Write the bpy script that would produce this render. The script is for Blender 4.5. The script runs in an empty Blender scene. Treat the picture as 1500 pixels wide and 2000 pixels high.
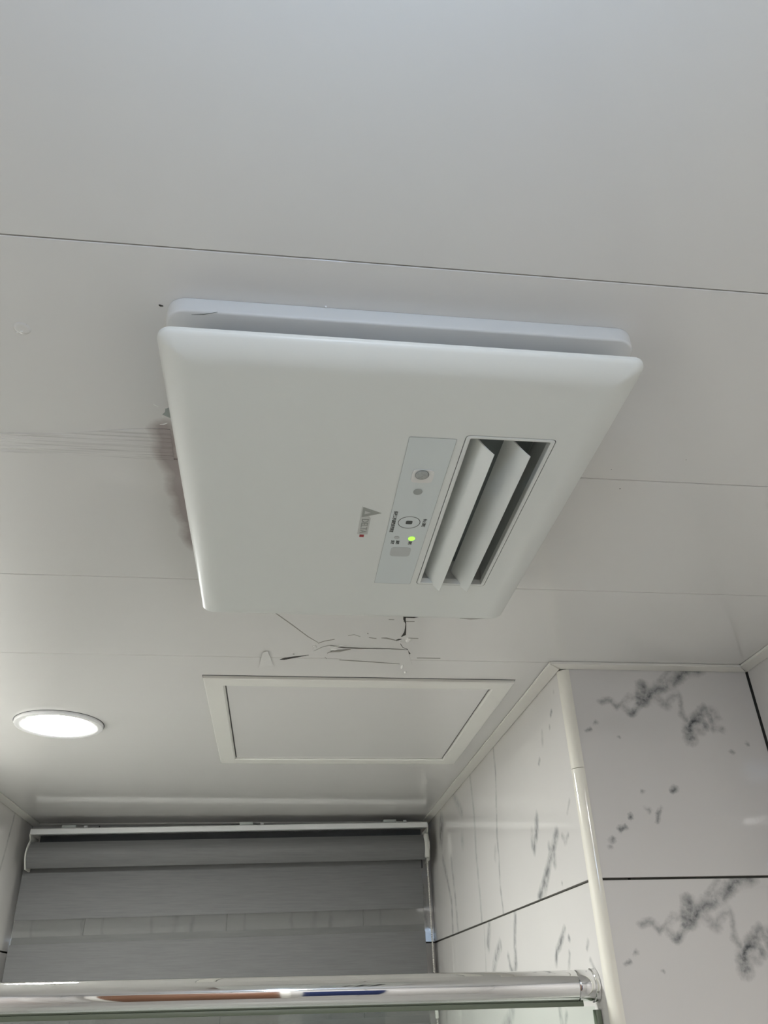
import bpy, bmesh, math, random
from mathutils import Vector, Matrix
random.seed(7)

# ------------------------------------------------------------------ camera, light, exposure
S = 0.534            # metres per survey unit (1 unit = camera to ceiling)
CEIL = 2.25          # ceiling height
ZC = CEIL - S        # eye height
F_PX = 1525.0
CAM_R = ((0.9923450869647086, -0.12016450911058224, -0.028490684920126286),   # right
         (0.04013032456615533, 0.5319480704692001, -0.8458255182804016),     # down
         (0.11679377306697537, 0.8382074570619781, 0.5326982950024076))      # forward
scene = bpy.context.scene
C = scene.collection
cam_data = bpy.data.cameras.new('camera')
cam_data.sensor_fit = 'VERTICAL'
cam_data.sensor_height = 36.0
cam_data.lens = F_PX / 2000.0 * 36.0
cam_data.clip_start = 0.02
cam = bpy.data.objects.new('camera', cam_data)
C.objects.link(cam)
r, d, f = (Vector(v) for v in CAM_R)
M = Matrix((( r.x, -d.x, -f.x, 0.0), (r.y, -d.y, -f.y, 0.0), (r.z, -d.z, -f.z, ZC), (0, 0, 0, 1)))
cam.matrix_world = M
scene.camera = cam

world = bpy.data.worlds.new('world')
scene.world = world
world.use_nodes = True
world.node_tree.nodes['Background'].inputs[0].default_value = (0.02, 0.02, 0.022, 1)
world.node_tree.nodes['Background'].inputs[1].default_value = 1.0
LAMP_FAR = 425.0     # radiance of the downlight in view
LAMP_NEAR = 430.0    # radiance of the downlight over the camera
FILL_GLOBE = 55.0    # radiance of the added globe that brightens the near ceiling
scene.view_settings.view_transform = 'Standard'
scene.view_settings.look = 'None'
scene.view_settings.gamma = 1.0
scene.view_settings.use_curve_mapping = False
scene.view_settings.exposure = 0.0
scene.cycles.use_light_tree = False   # only three small emitters

# ------------------------------------------------------------------ helpers
def W(x, y, z):
    return Vector((S * x, S * y, ZC + S * z))

def at(px, py, axis, val):
    """survey: the point (in units) where the sight line of a photo pixel meets a plane of the room"""
    c = ((px - 750.0) / F_PX, (py - 1000.0) / F_PX, 1.0)
    v = [sum(CAM_R[i][k] * c[i] for i in range(3)) for k in range(3)]
    t = val / v[axis]
    return tuple(a * t for a in v)

ORG = {}
def link(o, parent=None):
    C.objects.link(o)
    if parent is not None:
        o.parent = parent
    return o

def empty(name, loc, label, cat, group=None):
    o = bpy.data.objects.new(name, None)
    o.empty_display_size = 0.05
    o.location = loc
    C.objects.link(o)
    ORG[o.name] = Vector(loc)
    return tag(o, label, cat, group)

def tag(o, label=None, cat=None, group=None, kind=None):
    if label: o['label'] = label
    if cat: o['category'] = cat
    if group: o['group'] = group
    if kind: o['kind'] = kind
    return o

def mesh_obj(name, verts, faces, mat, parent=None, smooth=None, origin=None):
    """verts are world coordinates; the object is stored relative to its parent (or to origin)"""
    base = Vector((0, 0, 0))
    if parent is not None:
        base = ORG[parent.name].copy()
    org = Vector(origin) if origin is not None else base.copy()
    me = bpy.data.meshes.new(name)
    me.from_pydata([tuple(Vector(v) - org) for v in verts], [], faces)
    bm = bmesh.new(); bm.from_mesh(me)
    bmesh.ops.recalc_face_normals(bm, faces=bm.faces)
    bm.to_mesh(me); bm.free()
    me.materials.append(mat)
    if smooth is not None:
        for p in me.polygons: p.use_smooth = True
        me.set_sharp_from_angle(angle=math.radians(smooth))
    o = bpy.data.objects.new(name, me)
    o.location = org - base
    link(o, parent)
    ORG[o.name] = org
    return o

def bm_obj(name, bm, mat, parent=None, smooth=None, origin=None):
    v = [x.co.copy() for x in bm.verts]
    bm.verts.index_update()
    fcs = [[q.index for q in p.verts] for p in bm.faces]
    bm.free()
    return mesh_obj(name, v, fcs, mat, parent, smooth, origin)

def box_bm(lo, hi, bev=0.0, seg=2, bm=None):
    b = bm or bmesh.new()
    lo = Vector(lo); hi = Vector(hi)
    vs = [b.verts.new((x, y, z)) for x in (lo.x, hi.x) for y in (lo.y, hi.y) for z in (lo.z, hi.z)]
    fs = [(0, 1, 3, 2), (4, 6, 7, 5), (0, 4, 5, 1), (2, 3, 7, 6), (0, 2, 6, 4), (1, 5, 7, 3)]
    new = [b.faces.new([vs[i] for i in q]) for q in fs]
    bmesh.ops.recalc_face_normals(b, faces=new)
    if bev > 0:
        ed = list({e for q in new for e in q.edges})
        bmesh.ops.bevel(b, geom=ed, offset=bev, segments=seg, profile=0.5, affect='EDGES')
    return b

def ubox(name, lo, hi, mat, parent=None, bev=0.0, seg=2, origin=None, smooth=None):
    """box given in survey units, bevel in metres"""
    a = W(*lo); b = W(*hi)
    l = [min(a[i], b[i]) for i in range(3)]; h = [max(a[i], b[i]) for i in range(3)]
    return bm_obj(name, box_bm(l, h, bev, seg), mat, parent, smooth if smooth is not None else (40 if bev else None), origin)

def rrect(x0, x1, y0, y1, rad, n=6):
    pts = []
    for cx, cy, a0 in ((x1 - rad, y1 - rad, 0), (x0 + rad, y1 - rad, 90), (x0 + rad, y0 + rad, 180), (x1 - rad, y0 + rad, 270)):
        for k in range(n + 1):
            a = math.radians(a0 + 90.0 * k / n)
            pts.append((cx + rad * math.cos(a), cy + rad * math.sin(a)))
    return pts

def loft(loops, cap0=True, cap1=True, closed=False):
    """loops: lists of world points, equal count"""
    v = []; fcs = []
    n = len(loops[0])
    for l in loops: v += [Vector(p) for p in l]
    m = len(loops)
    rng = range(m) if closed else range(m - 1)
    for i in rng:
        j = (i + 1) % m
        for k in range(n):
            k2 = (k + 1) % n
            fcs.append((i * n + k, i * n + k2, j * n + k2, j * n + k))
    if not closed:
        if cap0: fcs.append(tuple(range(n - 1, -1, -1)))
        if cap1: fcs.append(tuple((m - 1) * n + k for k in range(n)))
    return v, fcs

def lathe(profile, cx, cy, n=48):
    """profile: (radius, z) in world metres about the vertical axis at cx, cy"""
    return loft([[(cx + rr * math.cos(2 * math.pi * k / n), cy + rr * math.sin(2 * math.pi * k / n), z) for k in range(n)] for rr, z in profile])

def tube_x(x0, x1, yc, zc, rad, n=40):
    return loft([[(x, yc + rad * math.cos(2 * math.pi * k / n), zc + rad * math.sin(2 * math.pi * k / n)) for k in range(n)] for x in (x0, x1)])

# ------------------------------------------------------------------ materials
def node(nt, kind, **kw):
    n = nt.nodes.new(kind)
    for k, v in kw.items():
        if k == 'inp':
            for key, val in v.items(): n.inputs[key].default_value = val
        else: setattr(n, k, v)
    return n

def pbr(name, col, rough=0.5, metal=0.0, var=0.03, scale=40.0, bump=0.0, bscale=200.0, spec=0.5, coat=0.0, emit=None, estr=0.0):
    m = bpy.data.materials.new(name); m.use_nodes = True
    nt = m.node_tree; b = nt.nodes['Principled BSDF']
    b.inputs['Roughness'].default_value = rough
    b.inputs['Metallic'].default_value = metal
    b.inputs['Specular IOR Level'].default_value = spec
    b.inputs['Coat Weight'].default_value = coat
    b.inputs['Coat Roughness'].default_value = 0.04
    tc = node(nt, 'ShaderNodeTexCoord')
    nz = node(nt, 'ShaderNodeTexNoise', inp={'Scale': scale, 'Detail': 3.0})
    nt.links.new(tc.outputs['Object'], nz.inputs['Vector'])
    mix = node(nt, 'ShaderNodeMix', data_type='RGBA')
    mix.inputs[6].default_value = (*[c * (1 - var) for c in col], 1)
    mix.inputs[7].default_value = (*[min(1, c * (1 + var)) for c in col], 1)
    nt.links.new(nz.outputs['Fac'], mix.inputs[0])
    nt.links.new(mix.outputs[2], b.inputs['Base Color'])
    if bump:
        n2 = node(nt, 'ShaderNodeTexNoise', inp={'Scale': bscale, 'Detail': 2.0})
        nt.links.new(tc.outputs['Object'], n2.inputs['Vector'])
        bp = node(nt, 'ShaderNodeBump', inp={'Strength': bump, 'Distance': 0.001})
        nt.links.new(n2.outputs['Fac'], bp.inputs['Height'])
        nt.links.new(bp.outputs['Normal'], b.inputs['Normal'])
    if emit:
        b.inputs['Emission Color'].default_value = (*emit, 1)
        b.inputs['Emission Strength'].default_value = estr
    return m

def seg_mask(nt, vec, segs):
    """max over capsules a*(1-d/w); vec = 2D position socket, segs = (ax,ay,bx,by,w,a) in metres"""
    acc = None
    L = nt.links.new
    for ax, ay, bx, by, w, amp in segs:
        ba = Vector((bx - ax, by - ay, 0)); l2 = max(ba.length_squared, 1e-9)
        sub = node(nt, 'ShaderNodeVectorMath', operation='SUBTRACT'); L(vec, sub.inputs[0]); sub.inputs[1].default_value = (ax, ay, 0)
        if ba.length > 1e-5:
            dot = node(nt, 'ShaderNodeVectorMath', operation='DOT_PRODUCT'); L(sub.outputs[0], dot.inputs[0]); dot.inputs[1].default_value = ba / l2
            cl = node(nt, 'ShaderNodeMath', operation='MULTIPLY', use_clamp=True); L(dot.outputs['Value'], cl.inputs[0]); cl.inputs[1].default_value = 1.0
            sc = node(nt, 'ShaderNodeVectorMath', operation='SCALE'); sc.inputs[0].default_value = ba; L(cl.outputs[0], sc.inputs['Scale'])
            ds = node(nt, 'ShaderNodeVectorMath', operation='DISTANCE'); L(sub.outputs[0], ds.inputs[0]); L(sc.outputs[0], ds.inputs[1])
        else:
            ds = node(nt, 'ShaderNodeVectorMath', operation='LENGTH'); L(sub.outputs[0], ds.inputs[0])
        ma = node(nt, 'ShaderNodeMath', operation='MULTIPLY_ADD', use_clamp=True); L(ds.outputs['Value'], ma.inputs[0])
        ma.inputs[1].default_value = -amp / w; ma.inputs[2].default_value = amp
        if acc is None: acc = ma.outputs[0]
        else:
            mx = node(nt, 'ShaderNodeMath', operation='MAXIMUM'); L(acc, mx.inputs[0]); L(ma.outputs[0], mx.inputs[1]); acc = mx.outputs[0]
    return acc

def warped(nt, src, swz, amt, scale):
    """2D position from src with the axes named in swz, bent by noise"""
    L = nt.links.new
    sx = node(nt, 'ShaderNodeSeparateXYZ'); L(src, sx.inputs[0])
    cb = node(nt, 'ShaderNodeCombineXYZ'); L(sx.outputs[swz[0]], cb.inputs[0]); L(sx.outputs[swz[1]], cb.inputs[1])
    nz = node(nt, 'ShaderNodeTexNoise', inp={'Scale': scale, 'Detail': 4.0, 'Roughness': 0.65}); L(cb.outputs[0], nz.inputs['Vector'])
    ma = node(nt, 'ShaderNodeVectorMath', operation='MULTIPLY_ADD'); L(nz.outputs['Color'], ma.inputs[0])
    ma.inputs[1].default_value = (amt, amt, 0); ma.inputs[2].default_value = (-amt / 2, -amt / 2, 0)
    ad = node(nt, 'ShaderNodeVectorMath', operation='ADD'); L(cb.outputs[0], ad.inputs[0]); L(ma.outputs[0], ad.inputs[1])
    return ad.outputs[0], cb.outputs[0]

TILE_BASE = (0.70, 0.68, 0.655)
def marble(name, segs, swz, base=TILE_BASE, rough=0.03, warp=0.020):
    m = bpy.data.materials.new(name); m.use_nodes = True
    nt = m.node_tree; b = nt.nodes['Principled BSDF']; L = nt.links.new
    b.inputs['Roughness'].default_value = rough
    tc = node(nt, 'ShaderNodeTexCoord')
    vec, flat = warped(nt, tc.outputs['Object'], swz, warp, 42.0)
    mask = seg_mask(nt, vec, segs)
    br = node(nt, 'ShaderNodeTexNoise', inp={'Scale': 38.0, 'Detail': 4.0, 'Roughness': 0.6}); L(flat, br.inputs['Vector'])
    rmp = node(nt, 'ShaderNodeMapRange', inp={'From Min': 0.34, 'From Max': 0.60, 'To Min': 0.25, 'To Max': 1.0}); L(br.outputs['Fac'], rmp.inputs['Value'])
    mu = node(nt, 'ShaderNodeMath', operation='MULTIPLY', use_clamp=True); L(mask, mu.inputs[0]); L(rmp.outputs[0], mu.inputs[1])
    cloud = node(nt, 'ShaderNodeTexNoise', inp={'Scale': 6.0, 'Detail': 2.0}); L(flat, cloud.inputs['Vector'])
    bmix = node(nt, 'ShaderNodeMix', data_type='RGBA')
    bmix.inputs[6].default_value = (*[c * 0.97 for c in base], 1); bmix.inputs[7].default_value = (*[c * 1.02 for c in base], 1)
    L(cloud.outputs['Fac'], bmix.inputs[0])
    vmix = node(nt, 'ShaderNodeMix', data_type='RGBA'); vmix.inputs[7].default_value = (0.09, 0.10, 0.105, 1)
    L(mu.outputs[0], vmix.inputs[0]); L(bmix.outputs[2], vmix.inputs[6])
    L(vmix.outputs[2], b.inputs['Base Color'])
    return m

def poly_segs(lines, conv):
    out = []
    for pts, w, a in lines:
        w *= 1.5; a *= 1.1
        q = [conv(*p) for p in pts]
        if len(q) == 1: out.append((*q[0], *q[0], w, a))
        for i in range(len(q) - 1): out.append((*q[i], *q[i + 1], w, a))
    return out

# ------------------------------------------------------------------ survey of the room (units)
XL, XI, XR = -1.515, 0.97, 1.68        # left wall, inner right wall, outer right wall
YF, YB, YR = 2.555, 5.35, -1.6         # step wall, blind wall, wall behind
ZFL = -ZC / S                          # floor
ROWS = [1.0, 0.308]
while ROWS[-1] - 0.692 > ZFL + 0.02: ROWS.append(ROWS[-1] - 0.692)
ROWS.append(ZFL)
CL = 1.0

def ceil_pt(px, py, z=1.0):
    p = at(px, py, 2, z); return p[0], p[1]

# marble prints: vein lines surveyed on the tiles
def z2(X, Y): return 1050 + X * 0.3, 1230 + Y * 0.3135 * 0.957
def face_conv(X, Y):                               # metres from lower-left corner of the top tile on the step wall
    p = at(1050 + X * 0.3, 1230 + Y * 0.3, 1, YF)
    return S * (p[0] - XI), S * (p[2] - 1.0)
veinsA = [
    ([(1000, 262), (900, 275), (830, 345), (760, 380), (690, 410)], 0.011, 0.85),
    ([(690, 410), (650, 465), (620, 440), (640, 370)], 0.011, 0.85),
    ([(650, 465), (590, 520), (555, 545)], 0.007, 0.8),
    ([(690, 410), (740, 465), (790, 490)], 0.009, 0.6),
    ([(790, 490), (830, 440), (865, 405), (885, 470), (900, 560), (920, 600)], 0.006, 0.45),
    ([(810, 270), (790, 300), (745, 340)], 0.006, 0.5),
    ([(620, 440), (540, 440), (500, 480), (470, 500), (430, 455), (365, 470)], 0.006, 0.5),
    ([(540, 520), (510, 490)], 0.006, 0.5),
    ([(945, 710), (940, 650)], 0.012, 1.0),
    ([(940, 650), (965, 595), (1000, 590), (1035, 625)], 0.009, 0.95),
    ([(965, 595), (1035, 515), (1085, 560), (1095, 530), (1115, 575)], 0.009, 0.65),
    ([(1085, 560), (1095, 640), (1150, 650)], 0.007, 0.65),
    ([(1000, 650), (960, 630)], 0.01, 0.5),
    ([(825, 1043), (840, 1035)], 0.006, 1.0), ([(490, 1298), (515, 1290)], 0.005, 1.0), ([(553, 1215)], 0.004, 0.8),
    ([(435, 1360), (425, 1372)], 0.005, 0.6), ([(420, 1420)], 0.004, 0.6), ([(750, 1155), (735, 1190), (725, 1240)], 0.004, 0.6),
    ([(328, 605)], 0.004, 0.8), ([(300, 645), (265, 665)], 0.004, 0.6), ([(480, 700)], 0.003, 0.6), ([(1215, 800)], 0.004, 0.7),
    ([(1317, 740)], 0.004, 0.7), ([(625, 1050)], 0.004, 0.5), ([(655, 1165), (680, 1175)], 0.004, 0.5), ([(975, 740)], 0.004, 0.5),
]
segsA = poly_segs(veinsA, face_conv)

def side_px(px, py, ztop):
    p = at(px, py, 0, XI)
    return S * (p[1] - YF), S * (p[2] - ztop)
def sA(X, Y): return 800 + X * 0.2667, 1240 + Y * 0.2667
def sB(X, Y): return 820 + X * 0.2667, 1600 + Y * 0.2667
def sideconv(tag_, X, Y, ztop):
    return side_px(*(sA(X, Y) if tag_ == 'a' else sB(X, Y)), ztop)
up = [
    ([('a', 620, 790), ('a', 640, 1000), ('a', 650, 1450), ('b', 590, 280), ('b', 600, 480), ('b', 625, 690)], 0.007, 0.42),
    ([('a', 450, 1020), ('a', 480, 1300), ('b', 425, 300), ('b', 450, 560), ('b', 465, 770)], 0.010, 0.30),
    ([('a', 320, 1150), ('a', 390, 1290)], 0.015, 0.3),
    ([('b', 165, 20), ('b', 160, 130)], 0.03, 0.6), ([('b', 175, 290), ('b', 205, 420), ('b', 240, 600), ('b', 250, 830)], 0.012, 0.45),
    ([('b', 235, 280), ('b', 270, 600), ('b', 290, 830)], 0.012, 0.4), ([('b', 320, 150)], 0.02, 0.3),
    ([('b', 870, 0), ('b', 865, 110), ('b', 850, 210)], 0.011, 0.7), ([('b', 835, 90), ('b', 840, 190)], 0.010, 0.45),
    ([('b', 1020, 90), ('b', 990, 210), ('b', 950, 370), ('b', 910, 520), ('b', 890, 575)], 0.011, 0.75),
    ([('b', 965, 200), ('b', 1000, 250), ('b', 1005, 310)], 0.010, 0.5), ([('b', 965, 370), ('b', 930, 550)], 0.007, 0.5),
    ([('b', 1060, 110), ('b', 1090, 150)], 0.006, 0.4), ([('b', 1105, 100), ('b', 1080, 160)], 0.005, 0.4), ([('b', 565, 210), ('b', 562, 270)], 0.010, 0.3),
    ([('a', 1070, 400)], 0.004, 0.3), ([('a', 1055, 545), ('a', 1048, 570)], 0.005, 0.6), ([('a', 1040, 660)], 0.005, 0.4),
    ([('a', 985, 700), ('a', 988, 780)], 0.006, 0.25), ([('a', 968, 900), ('a', 962, 930)], 0.005, 0.7), ([('a', 1190, 1200), ('a', 1170, 1290)], 0.004, 0.3),
    ([('a', 945, 1310), ('a', 950, 1400)], 0.009, 0.8), ([('b', 1060, 465)], 0.004, 0.5),
]
lowr = [
    ([('b', 520, 770), ('b', 515, 850), ('b', 510, 920)], 0.014, 0.6), ([('b', 600, 920), ('b', 570, 1000), ('b', 550, 1110)], 0.013, 0.6),
    ([('b', 480, 770), ('b', 495, 1110)], 0.006, 0.25),
    ([('b', 710, 700), ('b', 710, 880), ('b', 715, 1050), ('b', 700, 1120)], 0.012, 0.6), ([('b', 660, 1000), ('b', 670, 1060), ('b', 690, 1110)], 0.009, 0.6),
    ([('b', 690, 1380), ('b', 680, 1470), ('b', 620, 1560)], 0.016, 0.5),
    ([('b', 1080, 800), ('b', 1050, 900), ('b', 1020, 960), ('b', 1015, 1050)], 0.007, 0.75), ([('b', 1112, 870)], 0.006, 0.8),
    ([('b', 1115, 980), ('b', 1110, 1110)], 0.006, 0.45), ([('b', 1255, 895), ('b', 1245, 935)], 0.005, 0.5),
    ([('b', 1040, 1370), ('b', 1060, 1500)], 0.009, 0.6), ([('b', 1095, 1420), ('b', 1085, 1520)], 0.006, 0.5), ([('b', 1275, 1040), ('b', 1300, 1100)], 0.006, 0.6),
]
segsB = [s for pts, w, a in up for s in poly_segs([([(t, X, Y) for t, X, Y in pts], w, a)], lambda t, X, Y: sideconv(t, X, Y, 1.0))]
segsC = [s for pts, w, a in lowr for s in poly_segs([([(t, X, Y) for t, X, Y in pts], w, a)], lambda t, X, Y: sideconv(t, X, Y, 0.308))]
vert_veins = [(0.12, 0.0, 0.14, -0.36, 0.012, 0.45), (0.34, -0.02, 0.31, -0.36, 0.01, 0.5), (0.31, -0.1, 0.33, -0.2, 0.016, 0.4), (0.75, 0.0, 0.70, -0.3, 0.01, 0.5), (1.05, -0.05, 1.0, -0.36, 0.012, 0.5), (1.32, 0, 1.36, -0.36, 0.008, 0.4), (1.22, 0, 1.25, -0.36, 0.012, 0.35)]
segs_back = [(0.05, -0.2, 0.06, -0.36, 0.006, 0.5), (0.29, -0.22, 0.27, -0.36, 0.016, 0.55), (0.335, -0.2, 0.33, -0.36, 0.010, 0.6), (0.20, -0.2, 0.21, -0.33, 0.008, 0.5)]

mat_tileA = marble('marble_tile_blotch', segsA, 'XZ')
mat_tileB = marble('marble_tile_streak', segsB, 'YZ', warp=0.010)
mat_tileC = marble('marble_tile_branch', segsC, 'YZ', warp=0.010)
mat_tileL = marble('marble_tile_lines', vert_veins, 'YZ', warp=0.010)
mat_tileK = marble('marble_tile_cross', segs_back, 'XZ')
mat_tileP = pbr('marble_tile_plain', TILE_BASE, 0.03, var=0.03, scale=6)
mat_grout = pbr('dark_grout', (0.10, 0.10, 0.085), 0.9, bump=0.3)
mat_floor = pbr('floor_tile', (0.50, 0.49, 0.47), 0.35, var=0.08, scale=9)
mat_pvc = pbr('pvc_trim', (0.84, 0.825, 0.765), 0.28, var=0.02, scale=12)
mat_corner = pbr('glossy_corner_trim', (0.80, 0.775, 0.69), 0.12, var=0.04, scale=25)
mat_seam = pbr('plank_tongue', (0.30, 0.29, 0.275), 0.7)
mat_dark = pbr('dark_void', (0.018, 0.02, 0.02), 0.8)

# ceiling: white PVC plank with a damp stain that has its own shape
def ceiling_mat(name='ceiling_pvc', rough=0.065, wave=(3.0, 26.0), bstr=0.2, bdist=0.0006):
    m = bpy.data.materials.new(name); m.use_nodes = True
    nt = m.node_tree; b = nt.nodes['Principled BSDF']; L = nt.links.new
    b.inputs['Roughness'].default_value = rough
    ge = node(nt, 'ShaderNodeNewGeometry')
    vec, flat = warped(nt, ge.outputs['Position'], 'XY', 0.016, 28.0)
    pts = [(322, 838), (330, 862), (326, 880), (336, 902), (350, 925), (354, 956), (360, 979), (364, 1002), (378, 1021), (378, 1050), (388, 1066)]
    q = [tuple(S * c for c in ceil_pt(*p)) for p in pts]
    segs = [(*q[i], *q[i + 1], 0.020, 1.5) for i in range(len(q) - 1)]
    mask = seg_mask(nt, vec, segs)
    mr = node(nt, 'ShaderNodeMath', operation='MULTIPLY', use_clamp=True); mr.inputs[1].default_value = 0.70; L(mask, mr.inputs[0])
    nz = node(nt, 'ShaderNodeTexNoise', inp={'Scale': 3.0, 'Detail': 3.0}); L(flat, nz.inputs['Vector'])
    base = node(nt, 'ShaderNodeMix', data_type='RGBA'); base.inputs[6].default_value = (0.735, 0.725, 0.70, 1); base.inputs[7].default_value = (0.755, 0.75, 0.725, 1)
    L(nz.outputs['Fac'], base.inputs[0])
    st = node(nt, 'ShaderNodeMix', data_type='RGBA'); st.inputs[7].default_value = (0.30, 0.235, 0.225, 1)
    L(mr.outputs[0], st.inputs[0]); L(base.outputs[2], st.inputs[6]); L(st.outputs[2], b.inputs['Base Color'])
    # long waves of the planks along their length
    mp = node(nt, 'ShaderNodeMapping', inp={'Scale': (*wave, 1.0)}); L(flat, mp.inputs[0])
    n2 = node(nt, 'ShaderNodeTexNoise', inp={'Scale': 1.0, 'Detail': 2.0}); L(mp.outputs[0], n2.inputs['Vector'])
    bp = node(nt, 'ShaderNodeBump', inp={'Strength': bstr, 'Distance': bdist}); L(n2.outputs['Fac'], bp.inputs['Height']); L(bp.outputs['Normal'], b.inputs['Normal'])
    return m
mat_ceil = ceiling_mat()

# ------------------------------------------------------------------ structure
TH = 0.012 / S
floor = ubox('floor', (XL - 0.2, YR - 0.2, ZFL - 0.1), (XR + 0.2, YB + 0.2, ZFL), mat_floor); tag(floor, kind='structure')
ceiling = ubox('ceiling', (XL - 0.2, YR - 0.2, CL + 0.03), (XR + 0.2, YB + 0.2, CL + 0.15), mat_dark); tag(ceiling, kind='structure')
seams = [0.836 + 0.5605 * k for k in range(-6, 9)]
seams = [s for s in seams if YR + 0.1 < s < 2.6]; seams = [YR - 0.02] + seams + [YB + 0.02]
for i in range(len(seams) - 1):
    y0, y1 = seams[i], seams[i + 1]
    xr = XR + 0.02 if y1 < YF + 0.03 else XI + 0.02
    g = 0.0011
    ubox('ceiling_panel', (XL - 0.02, y0 + g, CL), (xr, y1 - g, CL + 0.028), mat_ceil, ceiling, bev=0.0006, seg=1)
# grooves between the planks are closed by a tongue a little higher up
for s in seams[1:-1]:
    ubox('tongue', (XL - 0.02, s - 0.012, CL + 0.004), ((XR if s < YF else XI) + 0.015, s + 0.012, CL + 0.012), mat_seam, ceiling)

def wall(name, lo, hi):
    return tag(ubox(name, lo, hi, mat_grout), kind='structure')
G = 0.0035
def tiles_x(parent, x0, x1, yface, into, mats, cols=None, xorg=None):
    """tiles on a wall that faces along Y; into = direction of the wall body"""
    cols = cols or [x0, x1]
    for r_ in range(len(ROWS) - 1):
        for c in range(len(cols) - 1):
            m = mats(r_, c)
            ubox('wall_tile', (cols[c] + G * (c > 0), yface, ROWS[r_ + 1] + G), (cols[c + 1] - G * (c < len(cols) - 2), yface + into * TH * 0.8, ROWS[r_] - G * (r_ > 0)),
                 m, parent, bev=0.0008, seg=1, origin=W(cols[c], yface, ROWS[r_]))
def tiles_y(parent, y0, y1, xface, into, mats, cols=None):
    cols = cols or [y0, y1]
    for r_ in range(len(ROWS) - 1):
        for c in range(len(cols) - 1):
            m = mats(r_, c)
            ubox('wall_tile', (xface, cols[c] + G * (c > 0), ROWS[r_ + 1] + G), (xface + into * TH * 0.8, cols[c + 1] - G * (c < len(cols) - 2), ROWS[r_] - G * (r_ > 0)),
                 m, parent, bev=0.0008, seg=1, origin=W(xface, cols[c], ROWS[r_]))

RAD = 0.030
w = wall('wall_left', (XL - 0.12, YR, ZFL), (XL - TH * 0.7, YB, CL + 0.02))
tiles_y(w, YR, YB, XL, -1, lambda a, b: mat_tileL if a < 2 and b > 0 else mat_tileP, [YR, 1.0, 3.55, YB])
w = wall('wall_inner', (XI + TH * 0.7, YF + TH * 0.7, ZFL), (XI + 0.12, YB, CL + 0.02))
tiles_y(w, YF, YB, XI, 1, lambda a, b: (mat_tileB, mat_tileC, mat_tileL)[a] if a < 3 else mat_tileP, [YF + RAD * 0.9, YB])
for o in w.children: # print starts at the true corner of the wall
    pass
w = wall('wall_front', (XI + 0.13, YF + TH * 0.7, ZFL), (XR + 0.12, YF + 0.12, CL + 0.02))
tiles_x(w, XI, XR - 0.006, YF, 1, lambda a, b: mat_tileA if a < 3 else mat_tileP, [XI + RAD * 0.9, XR - 0.006])
w = wall('wall_right', (XR + TH * 0.7, YR, ZFL), (XR + 0.12, YF + TH * 0.6, CL + 0.02))
tiles_y(w, YR, YF + 0.02, XR, 1, lambda a, b: mat_tileL if b and a < 2 else mat_tileP, [YR, 0.4, YF - 0.004])
w = wall('wall_back', (XL - 0.1, YB + TH * 0.7, ZFL), (XI + 0.12, YB + 0.12, CL + 0.02))
tiles_x(w, XL, XI, YB, 1, lambda a, b: mat_tileK if a < 2 else mat_tileP, [XL, -1.116, -0.29, 0.534, XI])
w = wall('wall_rear', (XL - 0.1, YR - 0.12, ZFL), (XR + 0.12, YR - TH * 0.7, CL + 0.02))
tiles_x(w, XL, XR, YR, -1, lambda a, b: mat_tileP, [XL, -0.3, 0.7, XR])

# flat edge trims between ceiling and walls, mitred
TW, TT = 0.052, 0.010
def trim(name, p0, p1, n, m0, m1):
    """p0-p1 along the wall, n = direction into the room, m0/m1 = how far the inner edge is drawn in at each end"""
    p0 = Vector(p0); p1 = Vector(p1); n = Vector(n); dr = (p1 - p0).normalized()
    base = [p0, p1, p1 - dr * m1 + n * TW, p0 + dr * m0 + n * TW]
    v = [W(b.x, b.y, CL - 0.0005) for b in base] + [W(b.x, b.y, CL - TT) for b in base]
    bm = bmesh.new(); vs = [bm.verts.new(x) for x in v]
    for q in ((0, 1, 2, 3), (7, 6, 5, 4), (0, 4, 5, 1), (1, 5, 6, 2), (2, 6, 7, 3), (3, 7, 4, 0)): bm.faces.new([vs[i] for i in q])
    bmesh.ops.recalc_face_normals(bm, faces=bm.faces)
    bmesh.ops.bevel(bm, geom=[e for e in bm.edges], offset=0.0012, segments=2, affect='EDGES')
    return tag(bm_obj(name, bm, mat_pvc, smooth=35), kind='structure')
k = 0.001
trim('trim_1', (XR - k, YR), (XR - k, YF), (-1, 0), TW, TW)
trim('trim_2', (XR, YF - k), (XI, YF - k), (0, -1), TW, -TW)
trim('trim_3', (XI - k, YF), (XI - k, YB), (-1, 0), -TW, TW)
trim('trim_4', (XI, YB - k), (XL, YB - k), (0, -1), TW, TW)
trim('trim_5', (XL + k, YB), (XL + k, YR), (1, 0), TW, TW)

# rounded glossy corner trim on the outside corner, in two lengths
def corner(name, z0, z1):
    n = 10; loops = []
    R1 = RAD + 0.004
    prof = [(XI + RAD + 0.004, YF + RAD + 0.004)]
    prof += [(XI - 0.004 + R1 - R1 * math.cos(a), YF - 0.004 + R1 - R1 * math.sin(a)) for a in [math.pi / 2 * i / n for i in range(n + 1)]]
    v, fc = loft([[W(x, y, z) for x, y in prof] for z in (z0, z1)])
    return tag(mesh_obj(name, v, fc, mat_corner, smooth=40), kind='structure')
corner('trim_6', 0.6485, CL - TT - 0.001)
corner('trim_7', ZFL, 0.6465)

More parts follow.
